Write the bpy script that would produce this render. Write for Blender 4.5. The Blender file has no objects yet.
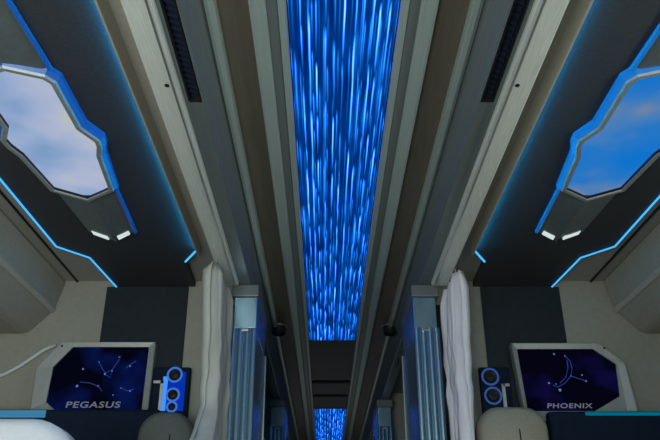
import bpy, bmesh, math, random
from mathutils import Vector
random.seed(7)
S = bpy.context.scene
C = S.collection

# ------------------------------------------------------------------ camera, world, lights, exposure
H = 1.2                     # ceiling height above the camera
ZC = 0.8                    # camera height above the floor
CX = -0.036 * H             # camera stands a little left of the aisle's centre line
FPX = 720.0
PITCH = math.atan(350 / FPX)
cam_d = bpy.data.cameras.new('camera'); cam = bpy.data.objects.new('camera', cam_d); C.objects.link(cam)
cam.location = (CX, 0, ZC); cam.rotation_euler = (math.pi / 2 + PITCH, 0, 0)
cam_d.sensor_width = 36; cam_d.lens = FPX / 660 * 36; cam_d.shift_x = 5 / 660; cam_d.clip_start = 0.02
S.camera = cam

w = bpy.data.worlds.new('world'); S.world = w; w.use_nodes = True
bg = w.node_tree.nodes['Background']; bg.inputs[0].default_value = (.72, .86, 1, 1); bg.inputs[1].default_value = 0.22

def area(name, loc, target, sx, sy, power, col):
    d = bpy.data.lights.new(name, 'AREA'); d.shape = 'RECTANGLE'; d.size = sx; d.size_y = sy
    d.energy = power; d.color = col
    o = bpy.data.objects.new(name, d); C.objects.link(o); o.location = loc
    o.rotation_euler = (Vector(target) - Vector(loc)).to_track_quat('-Z', 'Y').to_euler()
    return o
area('fill_behind_camera', (-0.6, -0.9, 0.7), (-1.75, .9, 2.0), 1.1, .8, 54, (.93, 1, .97))  # added fill light behind the camera, no door stands there
area('daylight_left_window', (-1.75, 1.05, 1.25), (0, 1.2, 1.5), 1.3, .6, 6, (1, .94, .82))
area('daylight_right_window', (1.75, 1.05, 1.25), (0, 1.2, 1.5), 1.3, .6, 18, (1, .96, .88))
area('fill_far_end', (0, 7.9, .85), (0, 4.6, 2.0), 1.6, .5, 1.3, (.95, 1, 1))  # added light inside the far end to lift the dark aisle, no windscreen built

vs = S.view_settings
S.display_settings.display_device = 'sRGB'
vs.view_transform = 'Standard'; vs.look = 'None'; vs.gamma = 1; vs.exposure = 0.0; vs.use_curve_mapping = False

# ------------------------------------------------------------------ pixel rays of the photograph -> points of the place
ct, st = math.cos(PITCH), math.sin(PITCH)
def ray(u, v):
    a = (u - 325) / FPX; t = (220 - v) / FPX
    return a, ct - st * t, st + ct * t
def on_z(u, v, z):          # z absolute
    a, b, c = ray(u, v); k = (z - ZC) / c
    return Vector((CX + a * k, b * k, z))
def on_y(u, v, y):
    a, b, c = ray(u, v); k = y / b
    return Vector((CX + a * k, y, ZC + c * k))

# ------------------------------------------------------------------ materials
def mat(name, col, rough=.6, metal=0, noise=0, nscale=20, bump=0, stretch=None, spec=.5, col2=None):
    m = bpy.data.materials.new(name); m.use_nodes = True
    nt = m.node_tree; p = nt.nodes['Principled BSDF']
    p.inputs['Base Color'].default_value = (*col, 1); p.inputs['Roughness'].default_value = rough
    p.inputs['Metallic'].default_value = metal; p.inputs['Specular IOR Level'].default_value = spec
    if noise or bump:
        tc = nt.nodes.new('ShaderNodeTexCoord'); mp = nt.nodes.new('ShaderNodeMapping')
        nt.links.new(tc.outputs['Object'], mp.inputs[0])
        if stretch: mp.inputs['Scale'].default_value = stretch
        n = nt.nodes.new('ShaderNodeTexNoise'); n.inputs['Scale'].default_value = nscale; n.inputs['Detail'].default_value = 3
        nt.links.new(mp.outputs[0], n.inputs['Vector'])
        if noise:
            r = nt.nodes.new('ShaderNodeValToRGB')
            c2 = col2 or tuple(min(1, c * (1 + noise)) for c in col)
            c1 = tuple(c * (1 - noise) for c in col) if not col2 else col
            r.color_ramp.elements[0].position = .3; r.color_ramp.elements[1].position = .7
            r.color_ramp.elements[0].color = (*c1, 1); r.color_ramp.elements[1].color = (*c2, 1)
            nt.links.new(n.outputs['Fac'], r.inputs[0]); nt.links.new(r.outputs[0], p.inputs['Base Color'])
        if bump:
            b = nt.nodes.new('ShaderNodeBump'); b.inputs['Strength'].default_value = bump; b.inputs['Distance'].default_value = .004
            nt.links.new(n.outputs['Fac'], b.inputs['Height']); nt.links.new(b.outputs[0], p.inputs['Normal'])
    return m
def glow(name, col, strength):
    m = bpy.data.materials.new(name); m.use_nodes = True
    nt = m.node_tree; nt.nodes.remove(nt.nodes['Principled BSDF'])
    e = nt.nodes.new('ShaderNodeEmission'); e.inputs[0].default_value = (*col, 1); e.inputs[1].default_value = strength
    nt.links.new(e.outputs[0], nt.nodes['Material Output'].inputs[0])
    return m

M = {}
M['tan'] = mat('tan_lining', (.36, .335, .28), .7, noise=.06, nscale=60, bump=.1)
M['wall'] = mat('beige_wall', (.32, .305, .245), .65, noise=.05, nscale=40, bump=.08)
M['board'] = mat('dark_board', (.042, .044, .048), .62, noise=.15, nscale=90, bump=.15, spec=.3)
M['stripe'] = mat('dark_wall_panel', (.018, .024, .028), .6, noise=.12, nscale=30, spec=.2)
M['alu'] = mat('blue_tinted_aluminium', (.29, .46, .57), .27, .85, noise=.08, nscale=14, stretch=(30, .5, 30))  # blue LED light on the posts is partly put into this base colour
M['rail'] = mat('pale_rail', (.72, .75, .70), .5, .25, noise=.12, nscale=14, stretch=(30, .8, 30))
M['frame'] = mat('grey_extrusion', (.42, .51, .49), .42, .4, noise=.08, nscale=10, stretch=(30, .5, 30))
M['frame_dark'] = mat('grey_extrusion_inset', (.17, .20, .20), .45, .3)
M['taupe'] = mat('taupe_panel', (.115, .10, .075), .55, noise=.10, nscale=12, stretch=(8, .6, 8))
M['greyp'] = mat('grey_header', (.145, .175, .175), .4, .2, noise=.10, nscale=12, stretch=(20, .6, 20))
M['black'] = mat('black_plastic', (.010, .011, .013), .5, noise=.1, nscale=50, spec=.25)
M['cover_edge'] = mat('pale_edge_trim', (.46, .44, .37), .5, noise=.05, nscale=40)
M['tvframe_pale'] = mat('pearl_white_frame', (.58, .58, .55), .3, .15, noise=.05, nscale=30)
M['navyvent'] = mat('navy_vent', (.02, .03, .06), .5, noise=.1, nscale=50)
M['steel'] = mat('satin_steel', (.55, .56, .55), .3, .8, noise=.05, nscale=30)
M['silver'] = mat('silver_rim', (.34, .37, .37), .5, .4, noise=.06, nscale=30)
M['ridge'] = mat('grey_ridge', (.17, .20, .20), .42, .45, noise=.08, nscale=30)
M['tvframe'] = mat('pearl_grey_frame', (.36, .37, .35), .38, .25, noise=.05, nscale=30)
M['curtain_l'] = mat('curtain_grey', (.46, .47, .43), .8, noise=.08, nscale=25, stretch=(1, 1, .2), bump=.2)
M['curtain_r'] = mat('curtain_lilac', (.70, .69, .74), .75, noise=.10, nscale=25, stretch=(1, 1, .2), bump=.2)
M['navy'] = mat('navy_shell', (.006, .014, .03), .7, noise=.15, nscale=30, spec=.12)
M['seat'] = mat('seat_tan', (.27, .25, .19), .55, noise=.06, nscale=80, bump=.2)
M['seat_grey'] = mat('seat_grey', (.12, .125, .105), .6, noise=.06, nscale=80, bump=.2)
M['pillow'] = mat('white_leather', (.62, .64, .66), .5, noise=.04, nscale=60, bump=.1)
M['floor'] = mat('dark_vinyl', (.06, .055, .05), .5, noise=.2, nscale=15)
M['led'] = glow('cyan_led', (.03, .25, .55), 2.3)
M['led_deep'] = glow('deep_blue_led', (.0, .42, .9), 34.0)
def tinted_glow(name, base, em, k):
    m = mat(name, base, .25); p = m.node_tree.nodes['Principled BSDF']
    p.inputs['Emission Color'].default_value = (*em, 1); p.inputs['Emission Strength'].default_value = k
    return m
M['led_side'] = tinted_glow('blue_side_glow', (.012, .09, .32), (0, .08, .36), .25)  # blue LED light on the fixture's side faces, put into base colour and emission
M['side_glow_r'] = tinted_glow('azure_side_glow', (.012, .13, .36), (0, .14, .46), .5)
M['led_sky'] = glow('sky_blue_led', (.05, .22, .40), .9)
M['led_teal'] = glow('teal_led', (.0, .14, .26), .9)
M['lamp'] = glow('white_lamp', (.62, .74, .74), 1.0)
M['blue_bar'] = glow('blue_light_bar', (.06, .30, .95), 1.0)
M['blue_dim'] = glow('blue_backlight', (.002, .03, .40), 1.0)
M['ring'] = glow('blue_ring', (.06, .2, .75), .8)
M['ring_dim'] = glow('violet_ring', (.05, .12, .42), .6)
M['star'] = glow('screen_star', (.22, .33, .8), .55)
M['starline'] = glow('screen_line', (.03, .07, .40), .6)
M['caption'] = glow('screen_caption', (.26, .28, .33), .5)

def screen_mat(name, c1, c2, loc):
    m = glow(name, c1, 1); nt = m.node_tree; e = [n for n in nt.nodes if n.type == 'EMISSION'][0]
    tc = nt.nodes.new('ShaderNodeTexCoord'); n = nt.nodes.new('ShaderNodeTexNoise'); n.inputs['Scale'].default_value = 5.5; n.inputs['Detail'].default_value = 2
    mp = nt.nodes.new('ShaderNodeMapping'); mp.inputs['Location'].default_value = loc
    nt.links.new(tc.outputs['Object'], mp.inputs[0]); nt.links.new(mp.outputs[0], n.inputs['Vector'])
    r = nt.nodes.new('ShaderNodeValToRGB'); r.color_ramp.elements[0].position = .5; r.color_ramp.elements[1].position = .8
    r.color_ramp.elements[0].color = (*c1, 1); r.color_ramp.elements[1].color = (*c2, 1)
    nt.links.new(n.outputs['Fac'], r.inputs[0]); nt.links.new(r.outputs[0], e.inputs[0])
    return m
M['screen_l'] = screen_mat('screen_navy', (.001, .0015, .006), (.003, .010, .10), (3, 0, 1))
M['screen_r'] = screen_mat('screen_violet', (.0012, .0012, .006), (.007, .006, .075), (0, 2, 4))

def sky_panel(name, stops, loc):
    m = glow(name, (1, 1, 1), 1); nt = m.node_tree; e = [n for n in nt.nodes if n.type == 'EMISSION'][0]
    tc = nt.nodes.new('ShaderNodeTexCoord'); mp = nt.nodes.new('ShaderNodeMapping'); mp.inputs['Location'].default_value = loc
    nt.links.new(tc.outputs['Object'], mp.inputs[0])
    n = nt.nodes.new('ShaderNodeTexNoise'); n.inputs['Scale'].default_value = 3.2; n.inputs['Detail'].default_value = 3; n.inputs['Roughness'].default_value = .45
    nt.links.new(mp.outputs[0], n.inputs['Vector'])
    r = nt.nodes.new('ShaderNodeValToRGB'); cr = r.color_ramp
    cr.elements[0].position = stops[0][0]; cr.elements[0].color = (*stops[0][1], 1)
    cr.elements[1].position = stops[-1][0]; cr.elements[1].color = (*stops[-1][1], 1)
    for p, c in stops[1:-1]:
        el = cr.elements.new(p); el.color = (*c, 1)
    nt.links.new(n.outputs['Fac'], r.inputs[0]); nt.links.new(r.outputs[0], e.inputs[0])
    return m
M['sky_l'] = sky_panel('sky_light_pale', [(.32, (.16, .30, .52)), (.46, (.30, .40, .62)), (.58, (.42, .47, .62)), (.7, (.52, .52, .44))], (.3, 1.1, 0))
M['sky_r'] = sky_panel('sky_light_blue', [(.32, (.005, .17, .60)), (.48, (.02, .18, .55)), (.6, (.08, .21, .46)), (.7, (.22, .24, .30))], (2.1, .4, 0))

def streaks():
    m = glow('blue_streak_panel', (0, 0, 1), 1); nt = m.node_tree; N = nt.nodes; Lk = nt.links
    e = [n for n in N if n.type == 'EMISSION'][0]
    def mth(op, a, b=None, c=None):
        n = N.new('ShaderNodeMath'); n.operation = op
        for i, x in enumerate((a, b, c)):
            if x is None: continue
            if isinstance(x, (int, float)): n.inputs[i].default_value = x
            else: Lk.new(x, n.inputs[i])
        return n.outputs[0]
    tc = N.new('ShaderNodeTexCoord'); sp = N.new('ShaderNodeSeparateXYZ'); Lk.new(tc.outputs['Object'], sp.inputs[0])
    nz = N.new('ShaderNodeTexNoise'); nz.inputs['Scale'].default_value = 5; Lk.new(tc.outputs['Object'], nz.inputs['Vector'])
    wob = mth('MULTIPLY', mth('SUBTRACT', nz.outputs['Fac'], .5), .006)
    x = mth('ADD', sp.outputs[0], wob); y = sp.outputs[1]
    def layer(wd, off, ln, sharp, power):
        q = mth('ADD', mth('DIVIDE', x, wd), off)
        wn = N.new('ShaderNodeTexWhiteNoise'); wn.noise_dimensions = '1D'; Lk.new(mth('FLOOR', q), wn.inputs['W'])
        r = wn.outputs['Value']
        wn2 = N.new('ShaderNodeTexWhiteNoise'); wn2.noise_dimensions = '1D'; Lk.new(mth('ADD', mth('FLOOR', q), 57.3), wn2.inputs['W'])
        r2 = wn2.outputs['Value']
        L = mth('MULTIPLY', mth('ADD', r2, .6), ln)
        yy = mth('ADD', mth('DIVIDE', y, L), mth('MULTIPLY', r, 9))
        wn3 = N.new('ShaderNodeTexWhiteNoise'); wn3.noise_dimensions = '2D'
        cb = N.new('ShaderNodeCombineXYZ'); Lk.new(mth('FLOOR', q), cb.inputs[0]); Lk.new(mth('FLOOR', yy), cb.inputs[1]); Lk.new(cb.outputs[0], wn3.inputs['Vector'])
        f = mth('FRACT', yy)
        prof = mth('MULTIPLY', mth('POWER', mth('SUBTRACT', 1, f), power), mth('MINIMUM', mth('MULTIPLY', f, 6), 1))
        cx = mth('ADD', mth('MULTIPLY', mth('SUBTRACT', r2, .5), .5), .5)
        d = mth('ABSOLUTE', mth('SUBTRACT', mth('FRACT', q), cx))
        xp = mth('MAXIMUM', mth('SUBTRACT', 1, mth('MULTIPLY', d, sharp)), 0)
        return mth('MULTIPLY', mth('MULTIPLY', prof, mth('POWER', xp, 1.3)), mth('ADD', mth('MULTIPLY', wn3.outputs['Value'], .8), .3))
    a = layer(.022, .3, .34, 6.2, .8); b = layer(.0130, .1, .28, 4.0, .9); c = layer(.036, .7, .6, 2.8, .6)
    n2 = N.new('ShaderNodeTexNoise'); n2.inputs['Scale'].default_value = 9
    mp = N.new('ShaderNodeMapping'); mp.inputs['Scale'].default_value = (1.6, .45, 1); Lk.new(tc.outputs['Object'], mp.inputs[0]); Lk.new(mp.outputs[0], n2.inputs['Vector'])
    tot = mth('ADD', mth('ADD', mth('MULTIPLY', a, 1.3), mth('MULTIPLY', b, .55)), mth('ADD', mth('MULTIPLY', c, .24), mth('MULTIPLY', mth('SUBTRACT', n2.outputs['Fac'], .30), .42)))
    r = N.new('ShaderNodeValToRGB'); cr = r.color_ramp
    cr.elements[0].position = 0; cr.elements[0].color = (.0, .010, .10, 1)
    cr.elements[1].position = 1; cr.elements[1].color = (.45, .95, 10, 1)
    for p, col in ((.17, (.001, .045, .27)), (.36, (.008, .20, .85)), (.6, (.05, .56, 5))):
        el = cr.elements.new(p); el.color = (*col, 1)
    Lk.new(tot, r.inputs[0]); Lk.new(r.outputs[0], e.inputs[0]); e.inputs[1].default_value = 1.0
    return m
M['streak'] = streaks()

def pane_mat():
    m = bpy.data.materials.new('window_glass'); m.use_nodes = True; nt = m.node_tree
    nt.nodes.remove(nt.nodes['Principled BSDF'])
    t = nt.nodes.new('ShaderNodeBsdfTransparent'); t.inputs[0].default_value = (.85, .9, .88, 1)
    g = nt.nodes.new('ShaderNodeBsdfGlossy'); g.inputs['Roughness'].default_value = .05
    mx = nt.nodes.new('ShaderNodeMixShader'); mx.inputs[0].default_value = .08
    nt.links.new(t.outputs[0], mx.inputs[1]); nt.links.new(g.outputs[0], mx.inputs[2]); nt.links.new(mx.outputs[0], nt.nodes['Material Output'].inputs[0])
    return m
M['glass'] = pane_mat()

# ------------------------------------------------------------------ mesh helpers
def tag(o, label, cat, group=None):
    o['label'] = label; o['category'] = cat
    if group: o['group'] = group
    return o
def thing(name, loc, label, cat, group=None):
    o = bpy.data.objects.new(name, None); C.objects.link(o); o.location = loc; o.empty_display_size = .05
    return tag(o, label, cat, group)
def root_loc(p):
    v = Vector((0, 0, 0))
    while p: v += p.location; p = p.parent
    return v
class MB:
    def __init__(s): s.bm = bmesh.new()
    def face(s, pts):
        try: return s.bm.faces.new([s.bm.verts.new(p) for p in pts])
        except ValueError: pass
    def loft(s, loops, cap=True, closed=True):
        rows = [[s.bm.verts.new(p) for p in l] for l in loops]
        n = len(rows[0])
        for a, b in zip(rows, rows[1:]):
            for i in range(n if closed else n - 1):
                j = (i + 1) % n
                s.bm.faces.new((a[i], a[j], b[j], b[i]))
        if cap and closed:
            s.bm.faces.new(rows[0][::-1]); s.bm.faces.new(rows[-1])
        return s
    def box(s, x0, x1, y0, y1, z0, z1):
        return s.loft([[(x0, y0, z), (x1, y0, z), (x1, y1, z), (x0, y1, z)] for z in (z0, z1)])
    def prism_y(s, poly, y0, y1):                 # poly of (x, z)
        return s.loft([[(x, y, z) for x, z in poly] for y in (y0, y1)])
    def prism_z(s, poly, z0, z1):                 # poly of (x, y)
        return s.loft([[(p[0], p[1], z) for p in poly] for z in (z0, z1)])
    def tube(s, pts, r, n=8):
        pts = [Vector(p) for p in pts]; loops = []
        for i, p in enumerate(pts):
            d = (pts[min(i + 1, len(pts) - 1)] - pts[max(i - 1, 0)]).normalized()
            up = Vector((0, 0, 1)) if abs(d.z) < .9 else Vector((1, 0, 0))
            a = d.cross(up).normalized(); b = a.cross(d).normalized()
            loops.append([p + (a * math.cos(q) + b * math.sin(q)) * r for q in [2 * math.pi * k / n for k in range(n)]])
        return s.loft(loops)
    def lathe(s, c, axis, prof, n=24):            # prof of (radius, distance along axis)
        c = Vector(c); d = Vector(axis).normalized(); up = Vector((0, 0, 1)) if abs(d.z) < .9 else Vector((1, 0, 0))
        a = d.cross(up).normalized(); b = a.cross(d).normalized()
        return s.loft([[c + d * h + (a * math.cos(q) + b * math.sin(q)) * max(r, 1e-4) for q in [2 * math.pi * k / n for k in range(n)]] for r, h in prof])
    def ring(s, c, axis, R, r, n=28, m=8):
        c = Vector(c); d = Vector(axis).normalized(); up = Vector((0, 0, 1)) if abs(d.z) < .9 else Vector((1, 0, 0))
        a = d.cross(up).normalized(); b = a.cross(d).normalized()
        rows = []
        for k in range(n):
            q = 2 * math.pi * k / n; e = a * math.cos(q) + b * math.sin(q)
            rows.append([c + e * (R + r * math.cos(p)) + d * r * math.sin(p) for p in [2 * math.pi * j / m for j in range(m)]])
        rows.append(rows[0])
        return s.loft(rows, cap=False)
    def build(s, name, m, parent=None, bevel=0, smooth=False, sub=0, solid=0):
        bm = s.bm
        bmesh.ops.remove_doubles(bm, verts=bm.verts, dist=1e-5)
        bmesh.ops.recalc_face_normals(bm, faces=bm.faces)
        if parent: off = root_loc(parent)
        else:
            off = sum((v.co for v in bm.verts), Vector()) / max(1, len(bm.verts))
            off.z = min(v.co.z for v in bm.verts)
        for v in bm.verts: v.co -= off
        me = bpy.data.meshes.new(name); bm.to_mesh(me); bm.free()
        if smooth:
            for p in me.polygons: p.use_smooth = True
        me.materials.append(m)
        o = bpy.data.objects.new(name, me); C.objects.link(o)
        if parent: o.parent = parent
        else: o.location = off
        if solid:
            k = o.modifiers.new('thick', 'SOLIDIFY'); k.thickness = solid; k.offset = 0
        if bevel:
            k = o.modifiers.new('bevel', 'BEVEL'); k.width = bevel; k.segments = 2; k.limit_method = 'ANGLE'
        if sub:
            k = o.modifiers.new('sub', 'SUBSURF'); k.levels = sub; k.render_levels = sub
        return o
def struct(o): o['kind'] = 'structure'; return o

Z = lambda h: ZC + h * H            # height in units of H above the camera
Y0, Y1 = -1.2, 8.4                  # the coach runs from behind the camera to the far end
YW = 2.66 * H                       # the first cabin's end wall
SIDES = ((-1, 'left'), (1, 'right'))

# ------------------------------------------------------------------ setting
XW = 1.3 * H
struct(MB().box(-XW - .06, XW + .06, Y0, Y1, -.05, 0).build('floor', M['floor']))
struct(MB().box(-XW - .06, XW + .06, Y0, Y1, Z(1.025), Z(1.025) + .05).build('ceiling', M['tan']))
WY0, WY1, WZ0, WZ1 = .35, 1.75, .95, 1.6
for s, nm in SIDES:
    m = MB(); a, b = sorted((s * XW, s * (XW + .06)))
    m.box(a, b, Y0, WY0, 0, Z(1.025)); m.box(a, b, WY1, Y1, 0, Z(1.025))
    m.box(a, b, WY0, WY1, 0, WZ0); m.box(a, b, WY0, WY1, WZ1, Z(1.025))
    struct(m.build('wall_' + nm, M['wall']))
    fr = MB(); xi = s * (XW - .012)
    t = .04
    for y0, y1, z0, z1 in ((WY0 - t, WY1 + t, WZ0 - t, WZ0), (WY0 - t, WY1 + t, WZ1, WZ1 + t), (WY0 - t, WY0, WZ0, WZ1), (WY1, WY1 + t, WZ0, WZ1)):
        fr.box(*sorted((xi, s * XW)), y0, y1, z0, z1)
    wn = struct(fr.build('window_%d' % (1 if s < 0 else 2), M['black'], bevel=.004))
    MB().box(*sorted((s * (XW + .02), s * (XW + .028))), WY0, WY1, WZ0, WZ1).build('window_pane', M['glass'], wn)
struct(MB().box(-XW, XW, Y1, Y1 + .05, 0, Z(1.025)).build('wall_back', M['stripe']))

# cabin end walls, their dark vertical stripe panel (part of the wall lining)
XP = .375 * H                        # cabin side of the door posts
for s, nm in SIDES:
    for n, yw in enumerate((YW, YW + 2.0 * H)):
        a, b = sorted((s * XP, s * XW))
        struct(MB().box(a, b, yw, yw + .04, 0, Z(1.025)).build('wall_%s_%s' % (('near', 'far')[n], nm), M['wall']))
        if n == 0:
            u0, u1 = (106, 188) if s < 0 else (481, 560)
            xa, xb = on_y(u0, 300, yw).x, on_y(u1, 300, yw).x
            o = MB().box(xa, xb, yw - .012, yw, .35, Z(1.0) - .002).build('wall_panel', M['stripe'], bevel=.003)
            tag(o, 'dark vertical wall panel behind the %s television' % nm, 'panel')

# longitudinal aisle-ceiling extrusions
def strip(k0, k1, z, depth, s):      # closed cross-section of one flat strip
    return [(s * k0 * z * H, Z(z)), (s * k1 * z * H, Z(z)), (s * k1 * z * H, Z(depth)), (s * k0 * z * H, Z(depth))]
tn = 0
for s, nm in SIDES:
    def trim(poly, m, bev=.003, y0=Y0, y1=Y1):
        global tn
        tn += 1
        return struct(MB().prism_y(poly, y0, y1).build('trim_%d' % tn, m, bevel=bev))
    X = lambda k, z: s * k * z * H
    # frame of the light panel: a stepped aluminium extrusion
    trim([(X(.112, .995), Z(1.024)), (X(.112, .995), Z(.995)), (X(.116, .988), Z(.988)), (X(.128, .988), Z(.988)), (X(.130, .99), Z(.99)), (X(.131, .99), Z(1.024))], M['frame'], .002)
    trim([(X(.131, .99), Z(1.02)), (X(.131, .99), Z(.991)), (X(.152, .991), Z(.991)), (X(.152, .99), Z(1.02))], M['frame_dark'], 0)
    trim([(X(.152, .99), Z(1.024)), (X(.153, .987), Z(.987)), (X(.158, .983), Z(.983)), (X(.182, .983), Z(.983)), (X(.187, .987), Z(.987)), (X(.187, .99), Z(1.024))], M['frame'], .002)
    # taupe recess
    trim([(X(.187, .99), Z(1.004)), (X(.252, .99), Z(.998)), (X(.252, .99), Z(1.02)), (X(.187, .99), Z(1.02))], M['taupe'], 0)
    # raised light lip
    trim([(X(.250, .99), Z(1.02)), (X(.252, .984), Z(.984)), (X(.256, .976), Z(.976)), (X(.268, .974), Z(.974)), (X(.275, .980), Z(.980)), (X(.277, .99), Z(1.02))], M['frame'], .002)
    # header panel: a slanted face towards the aisle, then the flat soffit holding the air vents
    trim([(X(.273, .99), Z(1.02)), (X(.275, .985), Z(.985)), (X(.326, .932), Z(.932)), (X(.330, .93), Z(.930)), (X(.330, .93), Z(1.02))], M['greyp'], 0)
    trim([(X(.330, .93), Z(1.02)), (X(.330, .93), Z(.948)), (X(.362, .93), Z(.948)), (X(.362, .93), Z(1.02))], M['greyp'], 0)
    trim([(X(.362, .93), Z(1.02)), (X(.362, .93), Z(.930)), (X(.378, .93), Z(.930)), (X(.378, .93), Z(1.02))], M['greyp'], 0)
    trim([(X(.330, .93), Z(.948)), (X(.330, .93), Z(.930)), (X(.362, .93), Z(.930)), (X(.362, .93), Z(.948))], M['greyp'], 0, 1.42 * .93 * H, Y1)

# dark cross panel between the two light panels, with two slim bars
YE, YF = 3.39 * H, 5.01 * H
hw = .112 * .995 * H
struct(MB().box(-hw, hw, YE, YF, Z(1.0), Z(1.02)).build('trim_30', M['black']))
for yb in (4.25 * H, 4.62 * H):
    struct(MB().box(-hw, hw, yb - .02, yb + .02, Z(.988), Z(1.0)).build('trim_%d' % (31 if yb < 4.4 * H else 32), M['black'], bevel=.004))

# ------------------------------------------------------------------ blue streak light panels
def light_panel(y0, y1, label):
    t = thing('light_panel', (0, (y0 + y1) / 2, Z(.995)), label, 'light panel')
    MB().box(-hw + .003, hw - .003, y0 + .012, y1 - .012, Z(.998), Z(1.003)).build('diffuser', M['streak'], t)
    m = MB(); m.box(-hw, -hw + .003, y0, y1, Z(.996), Z(1.01)); m.box(hw - .003, hw, y0, y1, Z(.996), Z(1.01))
    m.box(-hw, hw, y0, y0 + .012, Z(.996), Z(1.01)); m.box(-hw, hw, y1 - .012, y1, Z(.996), Z(1.01))
    m.build('surround', M['black'], t)
light_panel(-.9, YE, 'long glowing blue streaked light panel down the middle of the ceiling')
light_panel(YF, Y1 - .3, 'distant small blue streaked light panel beyond the dark cross panel')

# ------------------------------------------------------------------ air vents in the headers
for s, nm in SIDES:
    ya, yb = .55, 1.415 * .93 * H
    t = thing('air_vent', (s * .346 * .93 * H, (ya + yb) / 2, Z(.932)), 'narrow dark slatted air vent in the %s ceiling header' % nm, 'vent', 'slatted air vents')
    x0, x1 = sorted((s * .332 * .93 * H, s * .360 * .93 * H))
    MB().box(x0, x1, ya, yb, Z(.944), Z(.947)).build('backing', M['navyvent'], t)
    f = MB(); e = .003
    f.box(x0, x0 + e, ya, yb, Z(.929), Z(.945)); f.box(x1 - e, x1, ya, yb, Z(.929), Z(.945))
    f.box(x0, x1, ya, ya + e, Z(.929), Z(.945)); f.box(x0, x1, yb - e, yb, Z(.929), Z(.945))
    f.build('frame', M['black'], t)
    y = ya + .02
    while y < yb - .02:
        MB().loft([[(x0 + e, y + p, Z(.934) + q), (x1 - e, y + .018 + p, Z(.934) + q), (x1 - e, y + .018 + p + .004, Z(.934) + q + .008), (x0 + e, y + p + .004, Z(.934) + q + .008)] for p, q in ((0, 0), (.002, .001))]).build('slat', M['navyvent'], t)
        y += .022

# ------------------------------------------------------------------ rails over the cabin doors
RE = 2.42 * H
for s, nm in SIDES:
    zb = .915
    t = thing('curtain_rail', (s * .405 * zb * H, 1.2, Z(zb)), 'pale metal rail above the %s cabin opening with screws' % nm, 'rail')
    X = lambda k, z: s * k * z * H
    MB().prism_y([(X(.379, .93), Z(1.02)), (X(.376, zb), Z(zb + .006)), (X(.380, zb), Z(zb)), (X(.436, zb), Z(zb)), (X(.442, zb), Z(zb + .006)), (X(.442, zb), Z(1.02))], Y0 + .2, RE).build('rail_body', M['rail'], t, bevel=.002)
    MB().prism_y([(X(.386, zb), Z(zb)), (X(.386, zb), Z(zb) - .004), (X(.391, zb), Z(zb) - .004), (X(.391, zb), Z(zb))], Y0 + .2, RE).build('track_lip', M['steel'], t)
    for (yy, kk) in ((1.35 * zb * H, .402), (.85 * zb * H, .402)):
        MB().lathe((X(kk, zb), yy, Z(zb) - .003), (0, 0, 1), [(.004, 0), (.006, .001), (.006, .003)], 12).build('screw', M['black'], t)

# ------------------------------------------------------------------ dark ceiling boards with LED edging
def board_outline(s, dy=0):
    xi, xo = .474, .958
    return [(s * xi * H, -.6 if not dy else dy + .9 * H), (s * xi * H, 2.30 * H + dy), (s * .538 * H, 2.395 * H + dy), (s * .545 * H, YW + dy - .002),
            (s * .853 * H, YW + dy - .002), (s * .872 * H, 2.36 * H + dy), (s * xo * H, 2.26 * H + dy), (s * xo * H, -.6 if not dy else dy + .9 * H)]
for s, nm in SIDES:
    for n, dy in enumerate((0, 2.0 * H)):
        P = board_outline(s, dy); zb = Z(1.0)
        t = thing('ceiling_board', (s * .72 * H, 1.2 + dy, zb), ('dark ceiling board with blue glowing edges over the %s cabin' if n == 0 else 'dark ceiling board with blue edges over the farther cabin on the %s') % nm, 'ceiling panel')
        MB().prism_z(P, zb, Z(1.024)).build('panel', M['board'], t, bevel=.003)
        r = .006
        zl = zb - .003
        def edge(pts, m, rr): MB().tube([(x, y, zl) for x, y in pts], rr, 8).build('led_strip', m, t)
        ctr = s * .72 * H
        # broad inner strip (towards the aisle), bright jog, bright outer line
        o1 = [(P[0][0], P[0][1]), (P[1][0], P[1][1])]
        xl = s * .472 * H
        MB().tube([(xl + s * .008, P[0][1], zb - .012), (xl + s * .008, P[1][1] - .02, zb - .012)], .004, 8).build('led_strip', M['led_deep'], t)
        xa, xb = sorted((xl - s * .003, xl + s * .003))
        MB().box(xa, xb, P[0][1], P[1][1] - .01, zb - .034, Z(1.024)).build('cove_lip', M['tan'], t)
        edge([(s * .486 * H, P[1][1]), P[2]], M['led'], r * .75)
        edge([P[4], P[5], P[6], P[7]], M['led'], r * .6)

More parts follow.
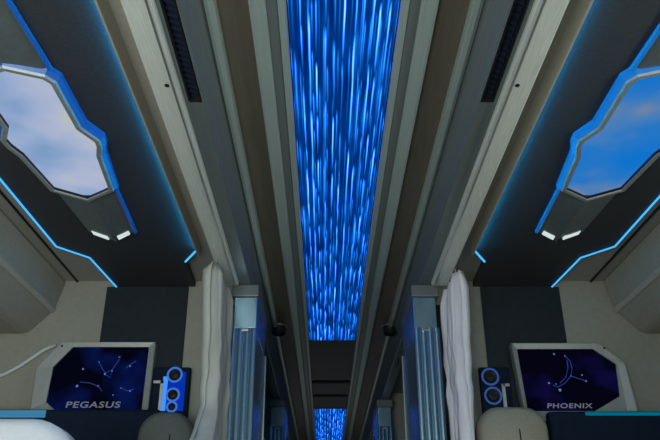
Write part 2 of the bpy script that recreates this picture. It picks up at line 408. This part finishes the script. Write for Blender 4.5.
# ------------------------------------------------------------------ angular sky light fixtures
def fixture(s, nm, label):
    ax = s * .732 * H; zt, zb = Z(1.0), Z(.974)
    t = thing('ceiling_light', (ax, 1.56 * H, zb), label, 'ceiling light')
    near = (0, 1.240)
    half = [(.088, 1.275), (.108, 1.305), (.108, 1.49), (.137, 1.55), (.134, 1.585), (.120, 1.63), (.102, 1.825)]
    tip = 1.90
    hull = [(ax + s * -d * H, y * H) for d, y in half] + [(ax, tip * H)] + [(ax + s * d * H, y * H) for d, y in reversed(half)] + [(ax, near[1] * H)]
    cy = 1.57 * H
    def inset(P, d):
        out = []
        n = len(P)
        area2 = sum(P[i][0] * P[(i + 1) % n][1] - P[(i + 1) % n][0] * P[i][1] for i in range(n))
        sg = 1 if area2 > 0 else -1
        for i in range(n):
            a, b, c = Vector(P[i - 1]), Vector(P[i]), Vector(P[(i + 1) % n])
            e1 = (b - a).normalized(); e2 = (c - b).normalized()
            n1 = Vector((-e1.y, e1.x)) * sg; n2 = Vector((-e2.y, e2.x)) * sg
            bis = (n1 + n2); bis = bis / max(.3, bis.dot(n1))
            out.append(tuple(b + bis * d))
        return out
    rim = inset(hull, .016); low = inset(hull, .012); inner = inset(hull, .028); well = inset(hull, .030)
    L3 = lambda P, z: [(x, y, z) for x, y in P]
    # side wall, with the blue LED light put into its colour and glow
    MB().loft([L3(hull, zt), L3(inset(hull, .002), zt - .012), L3(low, zb + .006)], cap=False).build('side_band', M['led_side' if s < 0 else 'side_glow_r'], t)
    MB().loft([L3(low, zb + .006), L3(rim, zb), L3(inner, zb), L3(well, zb + .004)], cap=False).build('frame', M['silver'], t)
    MB().loft([L3(well, zb + .004), L3(well, zb + .024)], cap=False).build('gasket', M['black'], t)
    m = MB(); m.loft([L3(well, zb + .014), L3(well, zb + .018)]); m.build('diffuser', M['sky_l' if s < 0 else 'sky_r'], t)
    # two ridged tails
    for yh, yt, sg in ((1.832, 2.185, 1), (1.282, .90, -1)):
        w0, w1 = .088 * H, .074 * H
        ye = yt * H - sg * .055 * H
        zl = Z(.988); zr = Z(.979)
        def sec(y, wd, zc):
            return [(ax - wd, y, zt), (ax - wd, y, zl + .006), (ax - wd + .012, y, zl), (ax, y, zc), (ax + wd - .012, y, zl), (ax + wd, y, zl + .006), (ax + wd, y, zt)]
        first = [(x, y + (sg * (.085 if sg > 0 else .045) * H * (1 - min(1, abs(x - ax) / w0))), z) for x, y, z in sec(yh * H, w0, zr)]
        tail = MB().loft([first, sec(ye, w1, zr), sec(yt * H - sg * .002, w1 * .12, zr + .004)]).build('tail', M['ridge'], t, bevel=.002)
        # side strips of the tail, blue light put into their colour
        for q in (-s,):
            MB().tube([(ax + q * (w0 + .004), yh * H, zt - .008), (ax + q * (w1 + .004), ye, zt - .008)], .008, 8).build('side_strip', M['led_side' if s < 0 else 'side_glow_r'], t)
        # two small lamps on the chamfered tip
        for q in (-1, 1):
            a = Vector((ax + q * (w1 - .012), ye + sg * .002, zl)); b = Vector((ax + q * w1 * .16, yt * H - sg * .020, zr + .002))
            d = (b - a); off = Vector((0, -sg * .030, 0))
            lo = [a + d * .08, a + d * .92, a + d * .92 + off, a + d * .08 + off]
            lamp = MB().loft([[p + Vector((0, 0, -.004)) for p in lo], [p + Vector((0, 0, .012)) for p in lo]]).build('lamp', M['lamp'], tail, bevel=.002)
    return t
fixture(-1, 'left', 'angular ceiling light with pale whitish sky panel over the left cabin')
fixture(1, 'right', 'angular ceiling light with deeper blue sky panel over the right cabin')

# ------------------------------------------------------------------ overhead covers along the outer walls
for s, nm in SIDES:
    X = lambda k: s * k * H
    t = thing('overhead_cover', (X(1.15), 1.2, Z(.81)), 'angular %s cover running along the %s outer wall under the ceiling' % ('beige' if s < 0 else 'shadowed grey', nm), 'overhead cover')
    MB().prism_y([(X(1.055), Z(1.024)), (X(1.082), Z(.905)), (X(1.165), Z(.815)), (X(1.19), Z(.808)), (X(1.299), Z(.808)), (X(1.299), Z(1.024))], -.6, YW - .001).build('cover_body', M['tan'], t, bevel=.012)
    MB().prism_y([(X(1.078), Z(.912)), (X(1.076), Z(.902)), (X(1.088), Z(.890)), (X(1.096), Z(.894)), (X(1.086), Z(.906))], -.6, YW - .002).build('edge_trim', M['cover_edge'], t, bevel=.003)
    struct(MB().prism_y([(X(1.008), Z(1.025)), (X(1.008), Z(1.019)), (X(1.014), Z(1.019)), (X(1.014), Z(1.025))], -.6, YW - .001).build('trim_%d' % (40 if s < 0 else 41), M['black']))

# ------------------------------------------------------------------ door posts
def post(s, nm, y0, label):
    x0, x1 = .277 * H, .370 * H; y1 = y0 + .40 * H
    t = thing('door_post', (s * .315 * H, y0, 0), label, 'post')
    # grooved aluminium profile
    n = 4; P = []
    wd = (x1 - x0) / n
    for k in range(n):
        a = x0 + k * wd
        for q in range(7):
            ang = math.pi * (.06 + .88 * q / 6)
            P.append((s * (a + wd / 2 - wd * .47 * math.cos(ang)), y0 + .013 - .012 * math.sin(ang)))
    P += [(s * x1, y1), (s * x0, y1), (s * x0, y1 - .03), (s * (x0 + .006), y1 - .034), (s * (x0 + .006), y0 + .06), (s * x0, y0 + .056)]
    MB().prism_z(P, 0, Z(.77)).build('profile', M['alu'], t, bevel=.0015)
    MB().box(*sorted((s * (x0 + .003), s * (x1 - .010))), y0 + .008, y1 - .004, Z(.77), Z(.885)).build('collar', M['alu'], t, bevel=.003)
    MB().box(*sorted((s * (x0 - .002), s * (x1 + .004))), y0 - .004, y1, Z(.885), Z(.930)).build('head_block', M['frame_dark'], t, bevel=.005)
    MB().box(s * .318 * H - .016, s * .318 * H + .016, y0 - .008, y0 + .004, Z(.755), Z(.765)).build('clip', M['steel'], t, bevel=.003)
    MB().tube([(s * (x0 - .003), y1 - .02, 0), (s * (x0 - .003), y1 - .02, Z(.77))], .005, 8).build('seal', M['steel'], t)
    return t
for s, nm in SIDES:
    post(s, nm, 2.45 * H, 'blue-lit aluminium door post on the %s of the aisle beside the curtain' % nm)
    post(s, nm, 4.4 * H, 'farther aluminium door post on the %s of the aisle' % nm)

for s, nm in SIDES:      # dark jamb where the end wall meets the post
    struct(MB().box(*sorted((s * .375 * H, s * .435 * H)), YW - .04, YW, 0, Z(.915)).build('trim_%d' % (50 if s < 0 else 51), M['black']))

# ------------------------------------------------------------------ curtains
def curtain(s, m, label, prof, x, ztop, folds, tie=None, name='curtain'):
    # prof: list of (height above camera / H, y near, y far) from top down
    rows = []
    nu = folds * 10
    dense = []
    for p, q in zip(prof, prof[1:]):
        m_ = max(1, round((p[0] - q[0]) / .025))
        dense += [tuple(a + (b - a) * k / m_ for a, b in zip(p, q)) for k in range(m_)]
    for i, (h, ya, yb, amp) in enumerate(dense + [prof[-1]]):
        row = []
        for k in range(nu + 1):
            f = k / nu
            ph = f * folds * 2 * math.pi + .5 * math.sin(3 * h + f * 5)
            y = ya + (yb - ya) * (f + .012 * math.sin(ph * 2))
            wr = .0022 * math.sin(31 * h + 9 * f + 3 * math.sin(11 * h)) + .002 * math.sin(17 * h - 17 * f)
            row.append((s * (x + (amp * math.sin(ph) * (1 + .4 * math.sin(7 * f + 2 * h)) + .35 * amp * math.sin(2.6 * ph + 4 * h) + wr)) * H, (y + wr * math.sin(ph)) * H, Z(h)))
        rows.append(row)
    t = thing(name, (s * x * H, sum(p[1] for p in prof) / len(prof) * H, Z(prof[-1][0])), label, 'curtain')
    mb = MB(); mb.loft(rows, cap=False, closed=False)
    mb.build('fabric', m, t, smooth=True, solid=.004)
    if tie:
        h, ya, yb = tie
        MB().box(*sorted((s * (x - .03) * H, s * (x + .03) * H)), ya * H, yb * H, Z(h) - .02, Z(h) + .02).build('tie_band', m, t, bevel=.012)
    # hooks into the rail
    for k in range(3):
        yy = (prof[0][1] + (prof[0][2] - prof[0][1]) * (k + .5) / 3) * H
        MB().tube([(s * x * H, yy, Z(prof[0][0]) - .01), (s * x * H, yy, Z(.915) - .005)], .003, 6).build('hook', M['steel'], t)
    return t
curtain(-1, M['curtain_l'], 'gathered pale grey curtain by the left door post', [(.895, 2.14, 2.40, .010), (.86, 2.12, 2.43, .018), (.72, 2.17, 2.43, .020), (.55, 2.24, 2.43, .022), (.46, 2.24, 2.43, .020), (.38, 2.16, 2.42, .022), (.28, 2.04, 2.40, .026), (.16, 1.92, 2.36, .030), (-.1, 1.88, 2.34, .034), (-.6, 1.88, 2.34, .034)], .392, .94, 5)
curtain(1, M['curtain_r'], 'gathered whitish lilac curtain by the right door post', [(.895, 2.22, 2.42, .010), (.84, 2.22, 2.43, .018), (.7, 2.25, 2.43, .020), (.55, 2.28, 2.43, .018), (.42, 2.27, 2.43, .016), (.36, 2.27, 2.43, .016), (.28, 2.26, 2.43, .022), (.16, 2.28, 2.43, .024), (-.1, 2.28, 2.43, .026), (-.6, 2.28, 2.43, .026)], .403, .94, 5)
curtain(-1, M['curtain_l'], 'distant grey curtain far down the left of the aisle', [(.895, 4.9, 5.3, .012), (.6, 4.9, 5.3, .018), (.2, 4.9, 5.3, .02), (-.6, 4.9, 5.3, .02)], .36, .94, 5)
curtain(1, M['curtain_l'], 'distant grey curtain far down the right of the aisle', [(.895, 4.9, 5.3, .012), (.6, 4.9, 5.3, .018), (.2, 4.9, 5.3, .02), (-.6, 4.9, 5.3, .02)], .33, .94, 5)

# ------------------------------------------------------------------ televisions
def text_mesh(txt, width, centre, m, parent):
    cu = bpy.data.curves.new('caption', 'FONT'); cu.body = txt; cu.align_x = 'CENTER'; cu.align_y = 'CENTER'; cu.space_character = 1.12; cu.offset = .018
    tmp = bpy.data.objects.new('caption_tmp', cu); C.objects.link(tmp)
    dg = bpy.context.evaluated_depsgraph_get(); dg.update()
    me = bpy.data.meshes.new_from_object(tmp.evaluated_get(dg))
    bpy.data.objects.remove(tmp)
    x0 = min(v.co.x for v in me.vertices); x1 = max(v.co.x for v in me.vertices); k = width / (x1 - x0)
    off = root_loc(parent)
    for v in me.vertices:
        px, py = v.co.x * k, v.co.y * k * .68
        v.co = Vector((centre.x + px + py * .18, centre.y, centre.z + py)) - off
    me.materials.clear(); me.materials.append(m)
    o = bpy.data.objects.new('caption', me); C.objects.link(o); o.parent = parent
    return o
def television(s, nm, frame_px, screen_px, stars, lines, cap, cap_px, label):
    yf = YW - .055; ys = YW - .050
    t = thing('television', on_y(sum(p[0] for p in frame_px) / len(frame_px), 412, YW - .03), label, 'television')
    F = [on_y(u, v, yf) for u, v in frame_px]; Sx = [on_y(u, v, yf) for u, v in screen_px]
    n = len(F)
    back = [p + Vector((0, .053, 0)) for p in F]; inn = [p + Vector((0, .012, 0)) for p in Sx]
    cf = sum(F, Vector()) / n
    Fb = [p.lerp(cf, .015) - Vector((0, .006, 0)) for p in F]
    MB().loft([back, F, Fb, Sx, inn], cap=False).build('frame', M['tvframe'], t, bevel=.0015)
    if s > 0:
        q = [on_y(u, v, yf - .007) for u, v in ((617, 360), (625, 365), (637, 411), (628, 411))]
        MB().loft([q, [p + Vector((0, .006, 0)) for p in q]]).build('bezel_strip', M['tvframe_pale'], t, bevel=.0015)
    m = MB(); m.loft([[p + Vector((0, .008, 0)) for p in Sx], [p + Vector((0, .03, 0)) for p in Sx]])
    sc = m.build('screen', M['screen_l' if s < 0 else 'screen_r'], t)
    ysf = yf + .008
    for u, v, r in stars:
        r *= .7
        MB().lathe(on_y(u, v, ysf), (0, -1, 0), [(r, 0), (r * .8, .0012), (0, .0014)], 10).build('star_mark', M['star'], sc)
    for pts in lines: MB().tube([on_y(u, v, ysf - .0005) for u, v in pts], .0018, 6).build('constellation_line', M['starline'], sc)
    wpx = (on_y(cap_px[1], cap_px[2], ysf) - on_y(cap_px[0], cap_px[2], ysf)).x
    text_mesh(cap, wpx, on_y((cap_px[0] + cap_px[1]) / 2, cap_px[2], ysf - .001), M['caption'], sc)
    # small fixing screw at the chamfered corner
    c = on_y(*( (62, 346) if s < 0 else (604, 348)), yf - .004)
    MB().lathe(c, (0, -1, 0), [(.005, 0), (.005, .002), (.003, .004)], 12).build('screw', M['black'], t)
television(-1, 'left',
    [(36, 368), (62, 342), (156, 342), (147, 421), (60, 421), (30, 410)],
    [(53, 367), (73, 347), (149, 347), (141, 414), (58, 413), (46, 402)],
    [(83, 369, .006), (77, 386, .008), (98, 386, .006), (112, 371, .005), (105, 374, .007), (130, 366, .005), (119, 357, .004), (99, 362, .004), (113, 395, .004), (130, 391, .005), (121, 388, .004)],
    [[(98, 361), (105, 373), (112, 370), (119, 360), (121, 356)], [(105, 374), (110, 378), (112, 371)], [(80, 382), (90, 383), (98, 386), (102, 391)], [(120, 387), (127, 391), (134, 389)], [(126, 368), (131, 364), (136, 361)]],
    'PEGASUS', (66, 120, 405), 'television with a chamfered grey frame and PEGASUS caption on the left wall')
television(1, 'right',
    [(511, 343), (598, 343), (625, 363), (639, 412), (610, 422), (526, 422)],
    [(517, 349), (593, 349), (616, 364), (620, 396), (595, 411), (528, 411)],
    [(554, 354, .006), (565, 356, .005), (571, 376, .005), (582, 375, .005), (586, 381, .006), (549, 383, .006), (560, 390, .009), (556, 384, .004)],
    [[(565, 356), (570, 361), (572, 368), (571, 376), (565, 383), (558, 387), (553, 385)], [(567, 360), (568, 368), (566, 377), (560, 383)], [(571, 376), (580, 379), (586, 381)]],
    'PHOENIX', (547, 592, 406), 'television with a chamfered pale frame and PHOENIX caption on the right wall')

# bright trim strip on the outer side of the right television, curved pale trim by the left one
o = MB().tube([on_y(u, v, YW - .012) for u, v in ((-30, 386), (-10, 379), (5, 374), (20, 366), (32, 358), (44, 350), (56, 345))], .008, 10).build('grab_bar', M['pillow'], smooth=True)
tag(o, 'thin pale curved bar rising to the corner of the left television', 'bar')

# ------------------------------------------------------------------ blue lit speaker panels beside the televisions
def speaker(nm, box, rings, bar, ledge, label):
    yf = YW - .045
    a, b = on_y(box[0], box[1], yf), on_y(box[2], box[3], yf)
    t = thing('speaker_panel', ((a.x + b.x) / 2, YW - .02, b.z - .1), label, 'speaker')
    MB().box(a.x, b.x, yf, YW - .013, b.z - .1, a.z).build('housing', M['navy'], t, bevel=.006)
    if bar:
        c, d = on_y(bar[0], bar[1], yf), on_y(bar[2], bar[3], yf)
        MB().box(c.x + .02, d.x, yf - .003, yf + .001, d.z, c.z).build('backlight', M['blue_dim'], t, bevel=.003)
        MB().box(c.x, c.x + .022, yf - .004, yf + .001, d.z, c.z - .02).build('light_bar', M['blue_bar'], t, bevel=.004)
    for u, v, r in rings:
        c = on_y(u, v, yf - .004); R = r / FPX * YW
        w_ = MB().lathe(c, (0, -1, 0), [(R * .95, -.004), (R * .95, .004), (R * .75, .006), (R * .45, .001), (.001, .003)], 28).build('driver', M['black'], t, smooth=False)
        MB().ring(c + Vector((0, -.006, 0)), (0, -1, 0), R * .92, .0045).build('glow_ring', M['ring' if nm == 'left' else 'ring_dim'], w_, smooth=True)
    c, d = on_y(ledge[0], ledge[1], yf), on_y(ledge[2], ledge[3], yf)
    e = .012
    m = MB(); m.loft([[(c.x, yy, c.z), (d.x, yy, c.z), (d.x, yy, c.z - e), (c.x + (e if nm == 'right' else 0), yy, c.z - e)][::1] for yy in (yf - .010, yf)])
    if nm == 'right': m.box(c.x, c.x + e * 1.2, yf - .010, yf, d.z, c.z)
    else: m.box(d.x - e, d.x, yf - .010, yf, d.z, c.z)
    m.build('bracket', M['steel'], t)
speaker('left', (154, 367, 187, 411), [(175, 375, 7.5), (173, 395, 6.5), (172, 407, 5)], (164, 372, 183, 411), (154, 381, 161, 411), 'speaker panel with bright blue glow and three ringed drivers beside the left television')
speaker('right', (479, 367, 514, 412), [(490, 377, 8.5), (493, 396, 8.5)], None, (501, 384, 512, 412), 'dim speaker panel with two blue rings beside the right television')

# ------------------------------------------------------------------ spot lamps hanging in the taupe ceiling recesses
for s, nm in SIDES:
    c = on_z(279 if s < 0 else 390, 331, Z(.965)); c.z = Z(.993)
    t = thing('spot_lamp', c, 'small dark round spot lamp in the %s ceiling recess' % nm, 'lamp', None)
    MB().lathe(c, (0, 0, -1), [(.036, 0), (.038, .004), (.034, .03), (.036, .05), (.028, .056), (.02, .05), (.001, .048)], 24).build('housing', M['black'], t, smooth=False)
    MB().ring(c - Vector((0, 0, .006)), (0, 0, 1), .038, .0035).build('rim', M['steel'], t, smooth=True)
# black grab handle on the right header
a, b = on_z(402, 340, Z(.96)), on_z(392, 372, Z(.96))
t = thing('grab_rail', (a + b) / 2, 'slim black grab handle on the right ceiling header beyond the post', 'grab rail')
MB().tube([a + Vector((0, 0, .02)), a.lerp(b, .12) - Vector((0, 0, .02)), a.lerp(b, .5) - Vector((0, 0, .028)), a.lerp(b, .88) - Vector((0, 0, .02)), b + Vector((0, 0, .02))], .012, 10).build('grip', M['black'], t, smooth=True)

# ------------------------------------------------------------------ seats and partitions at the bottom of the view
def rounded_slab(x0, x1, y0, y1, z0, z1, r, lean=0, n=8):
    out = []
    for yy, rr in ((y0, .75), (y0 + (y1 - y0) * .2, 1), (y0 + (y1 - y0) * .8, 1), (y1, .75)):
        ins = r * (1 - rr) * .8
        prof = [(x0 + ins, z0), (x1 - ins, z0)]
        for k in range(n + 1):
            q = math.pi / 2 * k / n; prof.append((x1 - ins - r + r * math.cos(q), z1 - ins - r + r * math.sin(q)))
        for k in range(n + 1):
            q = math.pi / 2 + math.pi / 2 * k / n; prof.append((x0 + ins + r + r * math.cos(q), z1 - ins - r + r * math.sin(q)))
        out.append([(x, yy + lean * (z - z0), z) for x, z in prof])
    return MB().loft(out)
def seat(s, us, vt, y, m, xb, face, label, r=.085):
    xa, xc = on_y(us[0], 440, y).x, on_y(us[1], 440, y).x
    zt = on_y(sum(us) / 2, vt, y).z
    t = thing('reclining_seat', (xb, y + .06, 0), label, 'seat')
    xm = (xa + xc) / 2
    rounded_slab(xa, xc, y, y + .11, zt - .30, zt, r).build('headrest', m, t, smooth=True, bevel=0)
    MB().tube([(xm + .02, y - .001, zt - .29), (xm + .02, y - .001, zt - .10), (xm + .02, y + .012, zt - .03)], .0025, 6).build('seam', M['black'], t)
    rounded_slab(xb - .25, xb + .25, y + .01, y + .13, .42, zt - .26, .07).build('backrest', m, t, smooth=True)
    c0, c1 = sorted((y + .06, y + .06 + face * .52))
    rounded_slab(xb - .25, xb + .25, c0, c1, .26, .44, .05).build('seat_cushion', m, t, smooth=True)
    MB().box(xb - .22, xb + .22, c0 + .03, c1 - .03, 0, .27).build('base', M['black'], t, bevel=.02)
seat(-1, (136, 192), 411, 2.3 * H, M['seat_grey'], -.80, -1, 'dark grey seat with rounded headrest below the left speaker panel')
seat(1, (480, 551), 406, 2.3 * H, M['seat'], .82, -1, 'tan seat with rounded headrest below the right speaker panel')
seat(-1, (-60, 73), 417, 1.3 * H, M['pillow'], -.74, 1, 'white seat with rounded headrest at the lower left edge', .10)

def partition(s, px, y, led_px, lh, m, label):
    xa, xb = sorted((on_y(px[0], 412, y).x, s * (XW - .002)))
    zt = on_y(px[0], px[1], y).z
    t = thing('partition', ((xa + xb) / 2, y, 0), label, 'partition')
    MB().box(xa, xb, y, y + .05, 0, zt).build('panel', M['navy'], t, bevel=.012)
    la, lb = sorted((on_y(led_px, 412, y).x, s * (XW - .01)))
    MB().box(la, lb, y - .006, y + .004, zt - lh, zt - .005).build('led_strip', m, t, bevel=.003)
partition(-1, (160, 409), 2.45 * H, 46, .034, M['led_sky'], 'dark navy partition with a pale blue lit edge under the left television')
partition(1, (548, 411), 2.45 * H, 585, .018, M['led_teal'], 'dark navy partition with a teal lit top edge under the right television')
